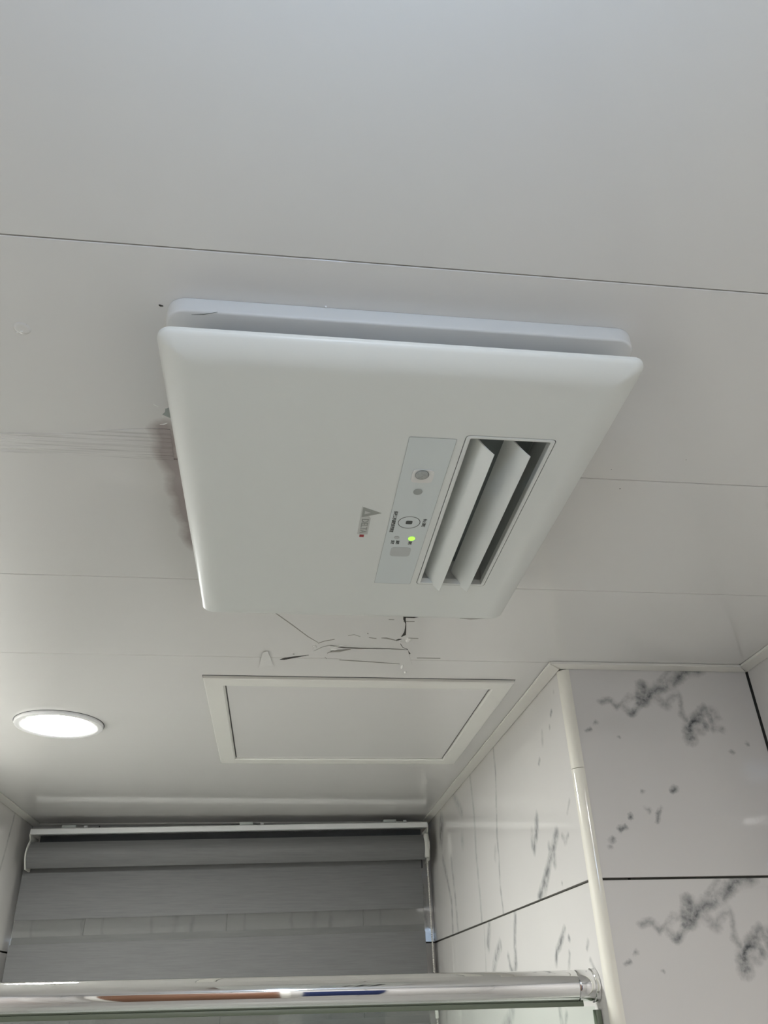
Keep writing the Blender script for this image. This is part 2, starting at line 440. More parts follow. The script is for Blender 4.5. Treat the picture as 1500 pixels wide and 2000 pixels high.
# ------------------------------------------------------------------ bathroom heater on the ceiling
mat_abs = pbr('white_abs', (0.745, 0.765, 0.735), 0.36, var=0.01, scale=20, bump=0.02, bscale=900)
mat_abs2 = pbr('white_abs_frame', (0.76, 0.765, 0.745), 0.42, var=0.01, scale=20)
mat_strip = pbr('control_film', (0.66, 0.705, 0.70), 0.3, var=0.01)
mat_gap_shade = pbr('shadow_gap', (0.10, 0.10, 0.10), 0.7)  # dark grey for joints, also for painted edge shade
mat_duct = pbr('duct_grey', (0.52, 0.545, 0.53), 0.45, var=0.08, scale=60)
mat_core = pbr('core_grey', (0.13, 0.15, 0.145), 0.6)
mat_print = pbr('print_ink', (0.06, 0.065, 0.06), 0.5)
mat_greydot = pbr('grey_window', (0.34, 0.36, 0.345), 0.3)
mat_palewin = pbr('pale_window', (0.50, 0.52, 0.51), 0.3)
mat_badge = pbr('badge_metal', (0.36, 0.37, 0.34), 0.35, metal=0.3)
mat_badge2 = pbr('badge_edge', (0.56, 0.57, 0.54), 0.35)
mat_red = pbr('badge_red', (0.36, 0.03, 0.035), 0.4)
mat_led = pbr('green_led', (0.4, 0.9, 0.1), 0.4, emit=(0.42, 1.0, 0.08), estr=1.0)
mat_lens = pbr('sensor_lens', (0.38, 0.39, 0.37), 0.15, var=0.3, scale=500)

HX0, HX1, HY0, HY1 = -0.2268, 0.5925, 0.9245, 1.971
ZR, ZF_ = 0.921, 0.893       # rim and flat face of the cover
heater = empty('bathroom_heater', W((HX0 + HX1) / 2, (HY0 + HY1) / 2, 1.0), 'white ceiling bathroom heater with louvred outlet and control strip', 'heater')
def loop(inset, z, r0=0.025, y0=HY0, y1=HY1, x0=HX0, x1=HX1):
    return [W(x, y, z) for x, y in rrect(x0 + inset, x1 - inset, y0 + inset, y1 - inset, max(r0 - inset * 0.75, 0.006), 8)]
# mounting frame
FX0, FX1, FY0, FY1 = -0.2225, 0.5925, 0.936, 1.985
kw = dict(x0=FX0, x1=FX1, y0=FY0, y1=FY1, r0=0.036)
v, fc = loft([loop(0.0, 0.9995, **kw), loop(0.0, 0.974, **kw), loop(0.0012, 0.9715, **kw), loop(0.004, 0.9705, **kw)])
fr = mesh_obj('mounting_frame', v, fc, mat_abs2, heater, smooth=50)
# neck
v, fc = loft([loop(0.058, 0.970), loop(0.058, 0.9222)], cap0=False, cap1=False)
mesh_obj('neck', v, fc, mat_gap_shade, heater)
# cover: pillow edge, flat face with a hole for the outlet
GX0, GX1, GY0, GY1 = 0.3170, 0.4925, 1.126, 1.7385
A_, B_ = 0.055, 0.0190
loops = [loop(0.10, ZR + 0.001), loop(0.0015, ZR + 0.001), loop(0.0, ZR), loop(0.0, ZF_ + B_ + 0.003), loop(0.0007, ZF_ + B_ + 0.0008)]
for i in range(1, 13):
    t = i / 12
    loops.append(loop(0.0007 + A_ * t, ZF_ + B_ * (1 - t) ** 2))
loops.append(loop(A_ + 0.003, ZF_))
bm = bmesh.new()
bl = [[bm.verts.new(p) for p in l] for l in loops]
for a, b in zip(bl, bl[1:]):
    for i in range(len(a)):
        j = (i + 1) % len(a); bm.faces.new((a[i], a[j], b[j], b[i]))
hole = [bm.verts.new(W(x, y, ZF_)) for x, y in rrect(GX0, GX1, GY0, GY1, 0.009, 4)]
eds = [bm.edges.get((bl[-1][i], bl[-1][(i + 1) % len(bl[-1])])) for i in range(len(bl[-1]))]
eds += [bm.edges.new((hole[i], hole[(i + 1) % len(hole)])) for i in range(len(hole))]
bmesh.ops.triangle_fill(bm, edges=eds, use_beauty=True)
hole2 = [bm.verts.new(v_.co + Vector((0, 0, 0.004))) for v_ in hole]
for i in range(len(hole)):
    j = (i + 1) % len(hole); bm.faces.new((hole[i], hole[j], hole2[j], hole2[i]))
bm.faces.new(bl[0][::-1]) if False else None
cover = bm_obj('cover', bm, mat_abs, heater, smooth=35)
# outlet: bezel, collar, duct
def gl(inset, z, r0=0.009): return [W(x, y, z) for x, y in rrect(GX0 + inset, GX1 - inset, GY0 + inset, GY1 - inset, max(r0 - inset * 0.6, 0.002), 4)]
v, fc = loft([gl(0.0018, ZF_ + 0.004), gl(0.0018, ZF_ - 0.0003), gl(0.0030, ZF_ - 0.0010), gl(0.0085, ZF_ - 0.0010), gl(0.0098, ZF_), gl(0.0105, 0.906), gl(0.0018, 0.906)], closed=True)
mesh_obj('outlet_bezel', v, fc, mat_abs, heater, smooth=40)
v, fc = loft([gl(0.0000, ZF_ + 0.0035), gl(0.0018, ZF_ + 0.0035), gl(0.0018, 0.9065), gl(0.000, 0.9065)], closed=True)
mesh_obj('gap_ring', v, fc, mat_gap_shade, heater)
v, fc = loft([gl(0.007, 0.9062), gl(0.007, 0.966)], cap0=False)
mesh_obj('duct', v, fc, mat_duct, heater)
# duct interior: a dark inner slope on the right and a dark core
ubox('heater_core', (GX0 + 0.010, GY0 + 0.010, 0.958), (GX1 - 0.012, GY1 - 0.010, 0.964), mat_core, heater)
# louvre blades
def blade(xt, zt, xb, zb):
    n = 8; up_, dn = [], []
    dx, dz = xb - xt, zb - zt; ln = math.hypot(dx, dz); nx, nz = -dz / ln, dx / ln
    for i in range(n + 1):
        t = i / n; sag = 0.0035 * math.sin(math.pi * t)
        th = 0.0022 * (1 - 0.75 * t)
        cx, cz = xt + dx * t - nx * sag, zt + dz * t - nz * sag
        up_.append((cx + nx * th, cz + nz * th)); dn.append((cx - nx * th, cz - nz * th))
    prof = up_ + dn[::-1]
    v, fc = loft([[W(x, y, z) for x, z in prof] for y in (1.159, 1.7385)])
    return mesh_obj('louver_blade', v, fc, mat_abs, heater, smooth=40)
blade(0.3385, 0.931, 0.3765, 0.875)
blade(0.4095, 0.931, 0.4470, 0.875)
# control strip
SX0, SX1, SY0, SY1 = 0.2118, 0.3015, 1.140, 1.7365
e = 0.0006
v, fc = loft([[W(x, y, z) for x, y in rrect(SX0, SX1, SY0, SY1, 0.002, 2)] for z in (ZF_ - 0.0001, ZF_ - e)])
ctrl = mesh_obj('control_strip', v, fc, mat_strip, heater)
def rim_line(x0, x1, y0, y1, wd, mat, name, parent, z=ZF_ - e - 0.00015, rad=0.0022):
    a = [W(x, y, z) for x, y in rrect(x0, x1, y0, y1, rad, 4)]; b = [W(x, y, z) for x, y in rrect(x0 - wd, x1 + wd, y0 - wd, y1 + wd, rad + wd, 4)]
    c = [p + Vector((0, 0, S * 0.0003)) for p in b]; d_ = [p + Vector((0, 0, S * 0.0003)) for p in a]
    v, fc = loft([a, b, c, d_], closed=True)
    return mesh_obj(name, v, fc, mat, parent)
mat_line = pbr('strip_edge', (0.42, 0.44, 0.43), 0.5)
rim_line(SX0, SX1, SY0, SY1, 0.0007, mat_line, 'strip_edge', ctrl)
def disc(name, cx, cy, rx, ry, mat, parent, h=0.0006, dome=0.0, z=ZF_ - e, n=24, sup=2.0):
    def ring(s_, zz):
        out = []
        for k_ in range(n):
            a = 2 * math.pi * k_ / n; ca, sa = math.cos(a), math.sin(a)
            out.append(W(cx + s_ * rx * math.copysign(abs(ca) ** (2 / sup), ca), cy + s_ * ry * math.copysign(abs(sa) ** (2 / sup), sa), zz))
        return out
    lp = [ring(1, z + 0.0003), ring(1, z - h)]
    if dome: lp += [ring(math.cos(q), z - h - dome * math.sin(q)) for q in (0.4, 0.8, 1.2, 1.45)]
    v, fc = loft(lp)
    return mesh_obj(name, v, fc, mat, parent, smooth=30)
# button ring and stop mark
def annulus(name, cx, cy, rx, ry, wd, mat, parent, z=ZF_ - e, n=48):
    def ring(q, zz): return [W(cx + (rx + q) * math.cos(2 * math.pi * k_ / n), cy + (ry + q) * math.sin(2 * math.pi * k_ / n), zz) for k_ in range(n)]
    v, fc = loft([ring(0, z - 0.0003), ring(-wd, z - 0.0003), ring(-wd, z + 0.0001), ring(0, z + 0.0001)], closed=True)
    return mesh_obj(name, v, fc, mat, parent)
mat_greyrim = pbr('lens_rim_grey', (0.22, 0.235, 0.22), 0.4)
mat_plate = pbr('sensor_plate', (0.74, 0.735, 0.715), 0.35)
plate = disc('sensor_plate', 0.2565, 1.264, 0.0222, 0.0225, mat_plate, ctrl, h=0.0015, sup=4.5, n=40)
rim_line(0.2348, 0.2782, 1.242, 1.286, 0.0006, mat_line, 'plate_edge', ctrl, rad=0.011)
disc('sensor_lens', 0.2545, 1.2575, 0.0133, 0.0150, mat_lens, ctrl, h=0.002, dome=0.004)
tag(ctrl.children[-1], 'grey domed sensor lens')
annulus('lens_rim', 0.2545, 1.2575, 0.0140, 0.0157, 0.0022, mat_greyrim, ctrl, z=ZF_ - 0.0030)
disc('receiver_window', 0.2560, 1.3211, 0.0096, 0.0110, mat_greydot, ctrl)
disc('status_window', 0.2375, 1.5095, 0.0062, 0.0062, mat_palewin, ctrl)
ld = disc('indicator_light', 0.2719, 1.5115, 0.0078, 0.0085, mat_led, ctrl, h=0.001)
tag(ld, 'glowing green indicator light')
disc('light_sensor_window', 0.2548, 1.5745, 0.0235, 0.0215, mat_palewin, ctrl, sup=5, n=48)
annulus('button_ring', 0.2559, 1.4430, 0.0246, 0.0250, 0.0014, mat_print, ctrl)
disc('stop_mark', 0.2559, 1.4430, 0.0072, 0.0068, mat_print, ctrl, h=0.0003, sup=5, n=32)

def text(name, body, cx, cy, length, height, mat, parent, z, thick=0.0003, bold=0.0):
    """lettering lying under the cover: reads along +Y, letter tops towards +X; centred on cx, cy"""
    cu = bpy.data.curves.new(name, 'FONT'); cu.body = body; cu.size = 1.0
    cu.offset = bold
    o = bpy.data.objects.new(name, cu); C.objects.link(o)
    bpy.context.view_layer.update()
    me = bpy.data.meshes.new_from_object(o.evaluated_get(bpy.context.evaluated_depsgraph_get()))
    C.objects.unlink(o); bpy.data.objects.remove(o)
    xs = [v_.co.x for v_ in me.vertices]; ys = [v_.co.y for v_ in me.vertices]
    x0, x1, y0, y1 = min(xs), max(xs), min(ys), max(ys)
    base = ORG[parent.name]
    bm = bmesh.new(); bm.from_mesh(me)
    for v_ in bm.verts:
        a = (v_.co.x - x0) / (x1 - x0) - 0.5; b = (v_.co.y - y0) / (y1 - y0) - 0.5
        v_.co = W(cx + b * height, cy + a * length, z) - base
    ex = bmesh.ops.extrude_face_region(bm, geom=list(bm.faces))
    for q in ex['geom']:
        if isinstance(q, bmesh.types.BMVert): q.co.z -= S * thick
    bmesh.ops.recalc_face_normals(bm, faces=bm.faces)
    bm.to_mesh(me); bm.free()
    me.materials.clear(); me.materials.append(mat)
    t = bpy.data.objects.new(name, me); link(t, parent); ORG[t.name] = base
    return t
zt = ZF_ - e
text('printed_caption', '\u9577\u6309\u4e09\u79d2\u6ffe\u7db2\u6e05\u6f54\u91cd\u7f6e', 0.2218, 1.4431, 0.088, 0.0092, mat_print, ctrl, zt, bold=0.012)
text('printed_caption', '\u505c\u6b62\u904b\u8f49', 0.2895, 1.4430, 0.0345, 0.0085, mat_print, ctrl, zt, bold=0.012)
text('printed_caption', '\u6e05\u6f54', 0.2308, 1.5310, 0.0165, 0.0085, mat_print, ctrl, zt, bold=0.012)
text('printed_caption', '\u6ffe\u7db2', 0.2425, 1.5305, 0.0165, 0.0085, mat_print, ctrl, zt, bold=0.012)
text('printed_caption', '\u904b\u8f49', 0.2712, 1.5325, 0.0165, 0.0085, mat_print, ctrl, zt, bold=0.012)
# maker's badge: triangle, letters, red square
def prism(name, pts, z0, z1, mat, parent):
    v, fc = loft([[W(x, y, z) for x, y in pts] for z in (z0, z1)])
    return mesh_obj(name, v, fc, mat, parent)
badge = prism('badge', [(0.1468, 1.385), (0.1700, 1.4335), (0.1700, 1.5015), (0.1468, 1.5015)], ZF_ + 0.0002, ZF_ - 0.0004, mat_badge2, heater)
tri = [(0.1495, 1.3885), (0.1495, 1.4290), (0.1905, 1.4098)]
prism('triangle_mark', tri, ZF_ + 0.0002, ZF_ - 0.0009, mat_badge, badge)
cx, cy = (sum(p[i] for p in tri) / 3 for i in (0, 1))
prism('triangle_center', [(cx - 0.004 + (x - cx) * 0.32, cy + (y - cy) * 0.32) for x, y in tri], ZF_, ZF_ - 0.0012, mat_badge2, badge)
text('badge_letters', 'DELTA', 0.1590, 1.4665, 0.060, 0.0150, mat_badge, badge, ZF_ - 0.0003, thick=0.0006, bold=0.01)
prism('red_square', [(0.1525, 1.5035), (0.1625, 1.5035), (0.1625, 1.5125), (0.1525, 1.5125)], ZF_ + 0.0002, ZF_ - 0.0008, mat_red, heater)
# hairline scratch on the frame underside
p0 = at(374, 614.5, 2, 0.9705); p1 = at(398, 614, 2, 0.9705); p2 = at(425, 609.5, 2, 0.9705)
mat_scr = pbr('scratch_dark', (0.25, 0.27, 0.25), 0.6)
def ribbon(name, pts, z, mat, parent=None, th=0.0006, origin=None):
    """a narrow flat sliver under a surface: pts = (x, y, half width along y)"""
    v = []; n = len(pts)
    for zz in (z, z - th):
        v += [W(x, y - h, zz) for x, y, h in pts] + [W(x, y + h, zz) for x, y, h in pts]
    fc = []
    for i in range(n - 1):
        fc += [(i, i + 1, n + i + 1, n + i), (2 * n + i, 3 * n + i, 3 * n + i + 1, 2 * n + i + 1),
               (i, 2 * n + i, 2 * n + i + 1, i + 1), (n + i, n + i + 1, 3 * n + i + 1, 3 * n + i)]
    fc += [(0, n, 3 * n, 2 * n), (n - 1, 3 * n - 1, 4 * n - 1, 2 * n - 1)]
    return mesh_obj(name, v, fc, mat, parent, origin=origin)
ribbon('scratch', [(p0[0], p0[1], 0.0003), (p1[0], p1[1], 0.0010), (p2[0], p2[1], 0.0003)], 0.9706, mat_scr, heater, 0.0003)

# ------------------------------------------------------------------ downlights
mat_ring = pbr('downlight_ring', (0.84, 0.84, 0.83), 0.3)
def emit_mat(name, col, st):
    m = bpy.data.materials.new(name); m.use_nodes = True
    nt = m.node_tree; nt.nodes.remove(nt.nodes['Principled BSDF'])
    em = node(nt, 'ShaderNodeEmission'); em.inputs[1].default_value = st; em.inputs[0].default_value = (*col, 1)
    # faint even mottling of the diffuser
    tc = node(nt, 'ShaderNodeTexCoord'); nz = node(nt, 'ShaderNodeTexNoise', inp={'Scale': 30.0})
    nt.links.new(tc.outputs['Object'], nz.inputs['Vector'])
    mx = node(nt, 'ShaderNodeMix', data_type='RGBA'); mx.inputs[6].default_value = (*col, 1); mx.inputs[7].default_value = (*[c * 0.97 for c in col], 1)
    nt.links.new(nz.outputs['Fac'], mx.inputs[0]); nt.links.new(mx.outputs[2], em.inputs[0])
    nt.links.new(em.outputs[0], nt.nodes['Material Output'].inputs[0])
    return m
def downlight(x, y, label, mat, bulge=1.0):
    c = W(x, y, CL)
    t = empty('downlight', c, label, 'light')
    Z = c.z; R0 = 0.172 * S; R1 = 0.136 * S
    v, fc = lathe([(R1, Z - 0.0005), (R0, Z - 0.0005), (R0, Z - 0.004), (R0 - 0.002, Z - 0.0070), (R0 - 0.006, Z - 0.0080), (R1 + 0.002, Z - 0.0060), (R1, Z - 0.0035)], c.x, c.y, 64)
    fc = [q for q in fc if len(q) == 4]
    n = 64; m_ = 7
    fc += [((m_ - 1) * n + k_, (m_ - 1) * n + (k_ + 1) % n, (k_ + 1) % n, k_) for k_ in range(n)]
    mesh_obj('ring', v, fc, mat_ring, t, smooth=30)
    v, fc = lathe([(R0 - 0.004, Z + 0.0002), (R0 + 0.0016, Z + 0.0002), (R0 + 0.0016, Z - 0.0004), (R0 - 0.004, Z - 0.0004)], c.x, c.y, 64)
    mesh_obj('edge_shade_line', v, fc, mat_gap_shade, t)  # shade along the rim, painted as a dark ring on the ceiling
    v, fc = lathe([(R1 - 0.0006, Z - 0.001), (R1 - 0.0006, Z - 0.0045), (R1 * 0.9, Z - 0.0045 - 0.0040 * bulge), (R1 * 0.6, Z - 0.0045 - 0.0080 * bulge), (R1 * 0.25, Z - 0.0045 - 0.0095 * bulge)], c.x, c.y, 24)
    mesh_obj('diffuser', v, fc, mat, t, smooth=60)
    return t
downlight(-0.903, 3.272, 'lit round white downlight in the ceiling left of the hatch', emit_mat('lamp_far', (0.97, 1.0, 0.975), LAMP_FAR), 0.25)
downlight(0.08, -0.18, 'round downlight over the camera, seen only mirrored in the step wall tile', emit_mat('lamp_near', (1.0, 0.975, 0.94), LAMP_NEAR), 0.40)
# fill globe added over the camera for the blue glow on the ceiling
gx, gy, gz = 0.05, -0.15, 0.70
pl = empty('fill_globe', W(gx, gy, CL), 'unseen fill globe added over the camera to put a blue glow on the ceiling', 'light')
gc = W(gx, gy, gz); GR = 0.045
v, fc = lathe([(0.032, CEIL - 0.0005), (0.034, CEIL - 0.004), (0.030, CEIL - 0.012), (0.010, CEIL - 0.016)], gc.x, gc.y, 32); mesh_obj('canopy', v, fc, mat_ring, pl, smooth=30)
v, fc = lathe([(0.006, CEIL - 0.0165), (0.006, gc.z + GR + 0.0125)], gc.x, gc.y, 16); mesh_obj('stem', v, fc, mat_ring, pl, smooth=40)
v, fc = lathe([(0.007, gc.z + GR + 0.012), (0.016, gc.z + GR + 0.008), (0.016, gc.z + GR - 0.002)], gc.x, gc.y, 24); mesh_obj('holder', v, fc, mat_ring, pl, smooth=40)
v, fc = lathe([(GR * math.sin(q) + 1e-4, gc.z + GR * math.cos(q) - 0.003) for q in [math.pi * i / 10 for i in range(11)]], gc.x, gc.y, 16)
mesh_obj('globe', v, fc, emit_mat('fill_globe_glow', (0.52, 0.72, 1.0), FILL_GLOBE), pl, smooth=60)

# ------------------------------------------------------------------ access hatch
mat_hframe = pbr('hatch_frame', (0.83, 0.825, 0.77), 0.30, var=0.02, scale=15)
hx0, hx1, hy0, hy1 = -0.289, 0.842, 2.697, 3.838
hatch = empty('access_hatch', W((hx0 + hx1) / 2, (hy0 + hy1) / 2, CL), 'square white access hatch with a raised frame in the ceiling', 'hatch')
FW = 0.0725
def hrail(a, b, n):
    a = Vector(a); b = Vector(b); n = Vector(n); dr = (b - a).normalized()
    secs = []
    for off, z in ((0.0, CL - 0.0005), (0.0, CL - 0.010), (0.004, CL - 0.013), (FW - 0.006, CL - 0.013), (FW, CL - 0.009), (FW, CL - 0.0005)):
        secs.append([W(*(a + dr * off + n * off), z), W(*(b - dr * off + n * off), z)])
    v = [p for s_ in secs for p in s_]; m_ = len(secs)
    fc = [(2 * i, 2 * i + 1, 2 * ((i + 1) % m_) + 1, 2 * ((i + 1) % m_)) for i in range(m_)]
    fc += [tuple(2 * i for i in range(m_)), tuple(2 * i + 1 for i in range(m_ - 1, -1, -1))]
    mesh_obj('frame_rail', v, fc, mat_hframe, hatch, smooth=25)
hrail((hx0, hy0), (hx1, hy0), (0, 1)); hrail((hx1, hy0), (hx1, hy1), (-1, 0)); hrail((hx1, hy1), (hx0, hy1), (0, -1)); hrail((hx0, hy1), (hx0, hy0), (1, 0))
gp = 0.0045
ubox('lid', (hx0 + FW + gp, hy0 + FW + gp, CL - 0.0055), (hx1 - FW - gp, hy1 - FW - gp, CL - 0.0008), mat_ceil, hatch, bev=0.0008, seg=1)
ubox('edge_shade_line', (hx0 - 0.003, hy0 - 0.0055, CL - 0.0004), (hx1 + 0.003, hy1 + 0.003, CL + 0.0003), mat_gap_shade, hatch)  # dark plate that paints the shade line beside the raised frame
ubox('gap_shadow', (hx0 + FW, hy0 + FW, CL - 0.0015), (hx1 - FW, hy1 - FW, CL - 0.0005), mat_gap_shade, hatch)

# ------------------------------------------------------------------ cracked ceiling between heater and hatch
mat_crack = pbr('crack_dark', (0.035, 0.033, 0.028), 0.9)
mat_hair = pbr('hairline', (0.30, 0.29, 0.26), 0.8)
mat_chip = pbr('plaster_chip', (0.86, 0.86, 0.83), 0.6, bump=0.4)
def crack(pts, mat, hw, name='crack', zb=0.0):
    q = []
    for i, (px, py) in enumerate(pts):
        x, y = ceil_pt(px, py, CL - zb)
        e_ = hw if isinstance(hw, (int, float)) else hw[i]
        q.append((x, y, e_))
    return ribbon(name, q, CL - zb + 0.0002, mat, ceiling, 0.0006)
def rcrack(pts, mat, hw, name='crack'):
    """a crack that runs along the view depth: width along x"""
    q = [(*ceil_pt(px, py), h) for (px, py), h in zip(pts, hw)]
    v = []; n = len(q)
    for zz in (CL + 0.0002, CL - 0.0006):
        v += [W(x - h, y, zz) for x, y, h in q] + [W(x + h, y, zz) for x, y, h in q]
    fc = []
    for i in range(n - 1):
        fc += [(i, i + 1, n + i + 1, n + i), (2 * n + i, 3 * n + i, 3 * n + i + 1, 2 * n + i + 1), (i, 2 * n + i, 2 * n + i + 1, i + 1), (n + i, n + i + 1, 3 * n + i + 1, 3 * n + i)]
    fc += [(0, n, 3 * n, 2 * n), (n - 1, 3 * n - 1, 4 * n - 1, 2 * n - 1)]
    return mesh_obj(name, v, fc, mat, ceiling)
def zx(X, Y): return 500 + X * 0.24, 1180 + Y * 0.24
P = lambda *a: [zx(*q) for q in a]
crack(P((1185, 95), (1215, 101), (1290, 102), (1338, 96)), mat_crack, [0.001, 0.0075, 0.009, 0.005])
crack(P((1330, 82), (1370, 83), (1405, 84)), mat_crack, [0.002, 0.004, 0.001])
crack(P((1085, 74), (1140, 76), (1190, 94)), mat_hair, 0.0022)
crack(P((1200, 140), (1290, 140)), mat_hair, 0.0022)
crack(P((1080, 124), (1125, 126)), mat_hair, 0.002)
rcrack(P((1210, 104), (1208, 122), (1219, 160), (1217, 195), (1214, 225), (1205, 250), (1183, 265)), mat_crack, [0.004, 0.0038, 0.0012, 0.002, 0.003, 0.0055, 0.001])
crack(P((1140, 292), (1160, 289), (1185, 284)), mat_crack, [0.002, 0.006, 0.002])
rcrack(P((1170, 300), (1180, 330), (1195, 352), (1230, 366), (1240, 385), (1246, 402), (1226, 416)), mat_crack, [0.001, 0.001, 0.0008, 0.0015, 0.001, 0.0050, 0.001])
crack(P((135, 55), (300, 172), (420, 262), (505, 312)), mat_hair, [0.004, 0.004, 0.0035, 0.002], name='hairline_crack')
crack(P((505, 318), (560, 300), (640, 286)), mat_hair, 0.003)
crack(P((750, 255), (800, 248), (850, 264)), mat_hair, 0.0018)
crack(P((920, 272), (980, 280)), mat_hair, 0.0022)
crack(P((1020, 275), (1060, 276), (1100, 285), (1150, 298)), mat_hair, [0.002, 0.005, 0.004, 0.003])
crack(P((905, 236), (915, 240)), mat_hair, 0.004)
crack(P((195, 450), (230, 445), (300, 433), (430, 414)), mat_crack, [0.002, 0.009, 0.0075, 0.001])
crack(P((1310, 438), (1500, 441)), mat_hair, 0.0035)
crack(P((1240, 275), (1320, 279)), mat_hair, 0.002)
crack(P((680, 455), (800, 462), (960, 472), (1170, 487)), mat_hair, [0.001, 0.0026, 0.0026, 0.001], name='hairline_crack', zb=0.0012)
crack(P((560, 430), (575, 445), (580, 400), (640, 372)), mat_hair, [0.001, 0.003, 0.002, 0.001], name='hairline_crack', zb=0.0035)
crack(P((640, 345), (700, 338), (730, 346)), mat_chip, [0.001, 0.0035, 0.001], name='torn_edge', zb=0.005)
crack(P((590, 392), (680, 383), (770, 368)), mat_hair, [0.001, 0.007, 0.001], name='fold_shade', zb=0.0052)  # dark sliver painted as the shadow of the fold
crack([(898, 1207.5), (920, 1209), (948, 1208)], mat_hair, [0.001, 0.0035, 0.001], name='hairline_crack')
# bulging broken strip of ceiling sheet
def sheet(name, top, bot, zfun, mat, parent=None, nt_=10, th=0.0012):
    n = len(top); rows = []
    for j in range(nt_ + 1):
        t = j / nt_; row = []
        for i in range(n):
            px = top[i][0] * (1 - t) + bot[i][0] * t; py = top[i][1] * (1 - t) + bot[i][1] * t
            x, y = ceil_pt(px, py); row.append((x, y, zfun(i / (n - 1), t)))
        rows.append(row)
    v = [W(x, y, CL - z) for row in rows for x, y, z in row] + [W(x, y, CL - z + th) for row in rows for x, y, z in row]
    N = n * (nt_ + 1); fc = []
    for j in range(nt_):
        for i in range(n - 1):
            a = j * n + i; fc += [(a, a + 1, a + n + 1, a + n), (N + a, N + a + n, N + a + n + 1, N + a + 1)]
    for i in range(n - 1):
        fc += [(i, N + i, N + i + 1, i + 1), (nt_ * n + i, nt_ * n + i + 1, N + nt_ * n + i + 1, N + nt_ * n + i)]
    for j in range(nt_):
        a = j * n; b = j * n + n - 1
        fc += [(a, a + n, N + a + n, N + a), (b, N + b, N + b + n, b + n)]
    return mesh_obj(name, v, fc, mat, parent, smooth=50)
topc = P((470, 380), (540, 345), (600, 330), (680, 345), (760, 352), (860, 356), (960, 357), (1080, 360), (1180, 366), (1235, 370))
botc = P((540, 440), (580, 425), (640, 430), (720, 450), (800, 455), (880, 462), (960, 470), (1060, 480), (1160, 484), (1270, 488))
sheet('broken_strip', topc, botc, lambda s_, t: 0.0005 + 0.0042 * math.sin(math.pi * min(1, max(0, s_ * 0.96 + 0.02))) ** 0.7 * (1 - t) ** 1.3, mat_ceil, ceiling)
topd = P((640, 350), (720, 340), (760, 352), (860, 356), (960, 357))
botd = P((600, 390), (680, 385), (760, 368), (860, 361), (960, 359))
def chip(cx, cy, sx, sy, mat=mat_chip, h=0.006, parent=None, name='plaster_chip'):
    x, y = ceil_pt(cx, cy); n = 7
    x2, _ = ceil_pt(cx + sx, cy); _, y2 = ceil_pt(cx, cy + sy)
    rx, ry = abs(x2 - x), abs(y2 - y)
    rr = [0.7 + 0.5 * random.random() for _ in range(n)]
    ring = lambda s_, z: [W(x + rx * s_ * rr[i] * math.cos(2 * math.pi * i / n), y + ry * s_ * rr[i] * math.sin(2 * math.pi * i / n), z) for i in range(n)]
    v, fc = loft([ring(1, CL + 0.0003), ring(0.85, CL - h * 0.5), ring(0.4, CL - h)])
    return mesh_obj(name, v, fc, mat, parent or ceiling, smooth=30)
for a in ((615, 1262.5, 5, 2.6), (796, 1250, 7, 4), (785, 1302, 2.5, 4), (791, 1312, 3, 1.5), (573, 1277, 3, 1.5), (783, 1253, 4, 2.5), (652, 1266, 9, 2)): chip(*a)
# torn edge with a grey-green scrap by the heater, small marks on the planks
mat_torn = pbr('torn_scrap', (0.33, 0.36, 0.34), 0.4, bump=0.5, bscale=300)
x0, y0 = ceil_pt(325, 806)
v, fc = loft([[W(*ceil_pt(px, py), z) for px, py in ((317.5, 809), (322, 805), (323, 798), (331, 796), (345, 800), (345, 818), (331, 815), (324, 812))] for z in (CL + 0.0002, CL - 0.0012)])
mesh_obj('torn_hole', v, fc, mat_torn, ceiling)
for pts, hw in ((((299, 789), (303, 791), (309, 794)), [0.0008, 0.002, 0.0008]), (((323, 796.5), (328, 797.5)), [0.0015, 0.0015]), (((312, 829), (320, 828.5), (327, 826)), [0.001, 0.002, 0.001]), (((317, 813), (319, 815)), [0.001, 0.001])):
    crack(list(pts), mat_chip, hw, name='torn_edge')
crack([(310, 595.6), (313, 596.8), (319, 597.6)], mat_crack, [0.0012, 0.0022, 0.001], name='nick')
for px, py, s_ in ((1194, 917, 1.0), (1211, 954.5, 1.3), (1340, 898, 0.8)): chip(px, py, s_, s_ * 0.8, mat_crack, 0.0005, name='nail_head')
chip(637, 598, 3, 1.4, mat_chip, 0.003, name='filler_dab')
chip(34, 648, 4, 1.3, mat_chip, 0.0025, name='filler_dab'); chip(42, 646, 5, 1.6, mat_chip, 0.0022, name='filler_dab')
crack([(44, 632.5), (48, 633.5), (52, 633.5)], mat_hair, [0.0008, 0.0015, 0.0008], name='nick')
# filler ring bump
x, y = ceil_pt(43, 641)
v, fc = lathe([(0.0, CEIL + 0.0003), (0.008, CEIL + 0.0003), (0.0075, CEIL - 0.0005), (0.005, CEIL - 0.0010), (0.0025, CEIL - 0.0004)], S * x, S * y, 20)
mesh_obj('filler_patch', v, fc, mat_ceil, ceiling, smooth=60)

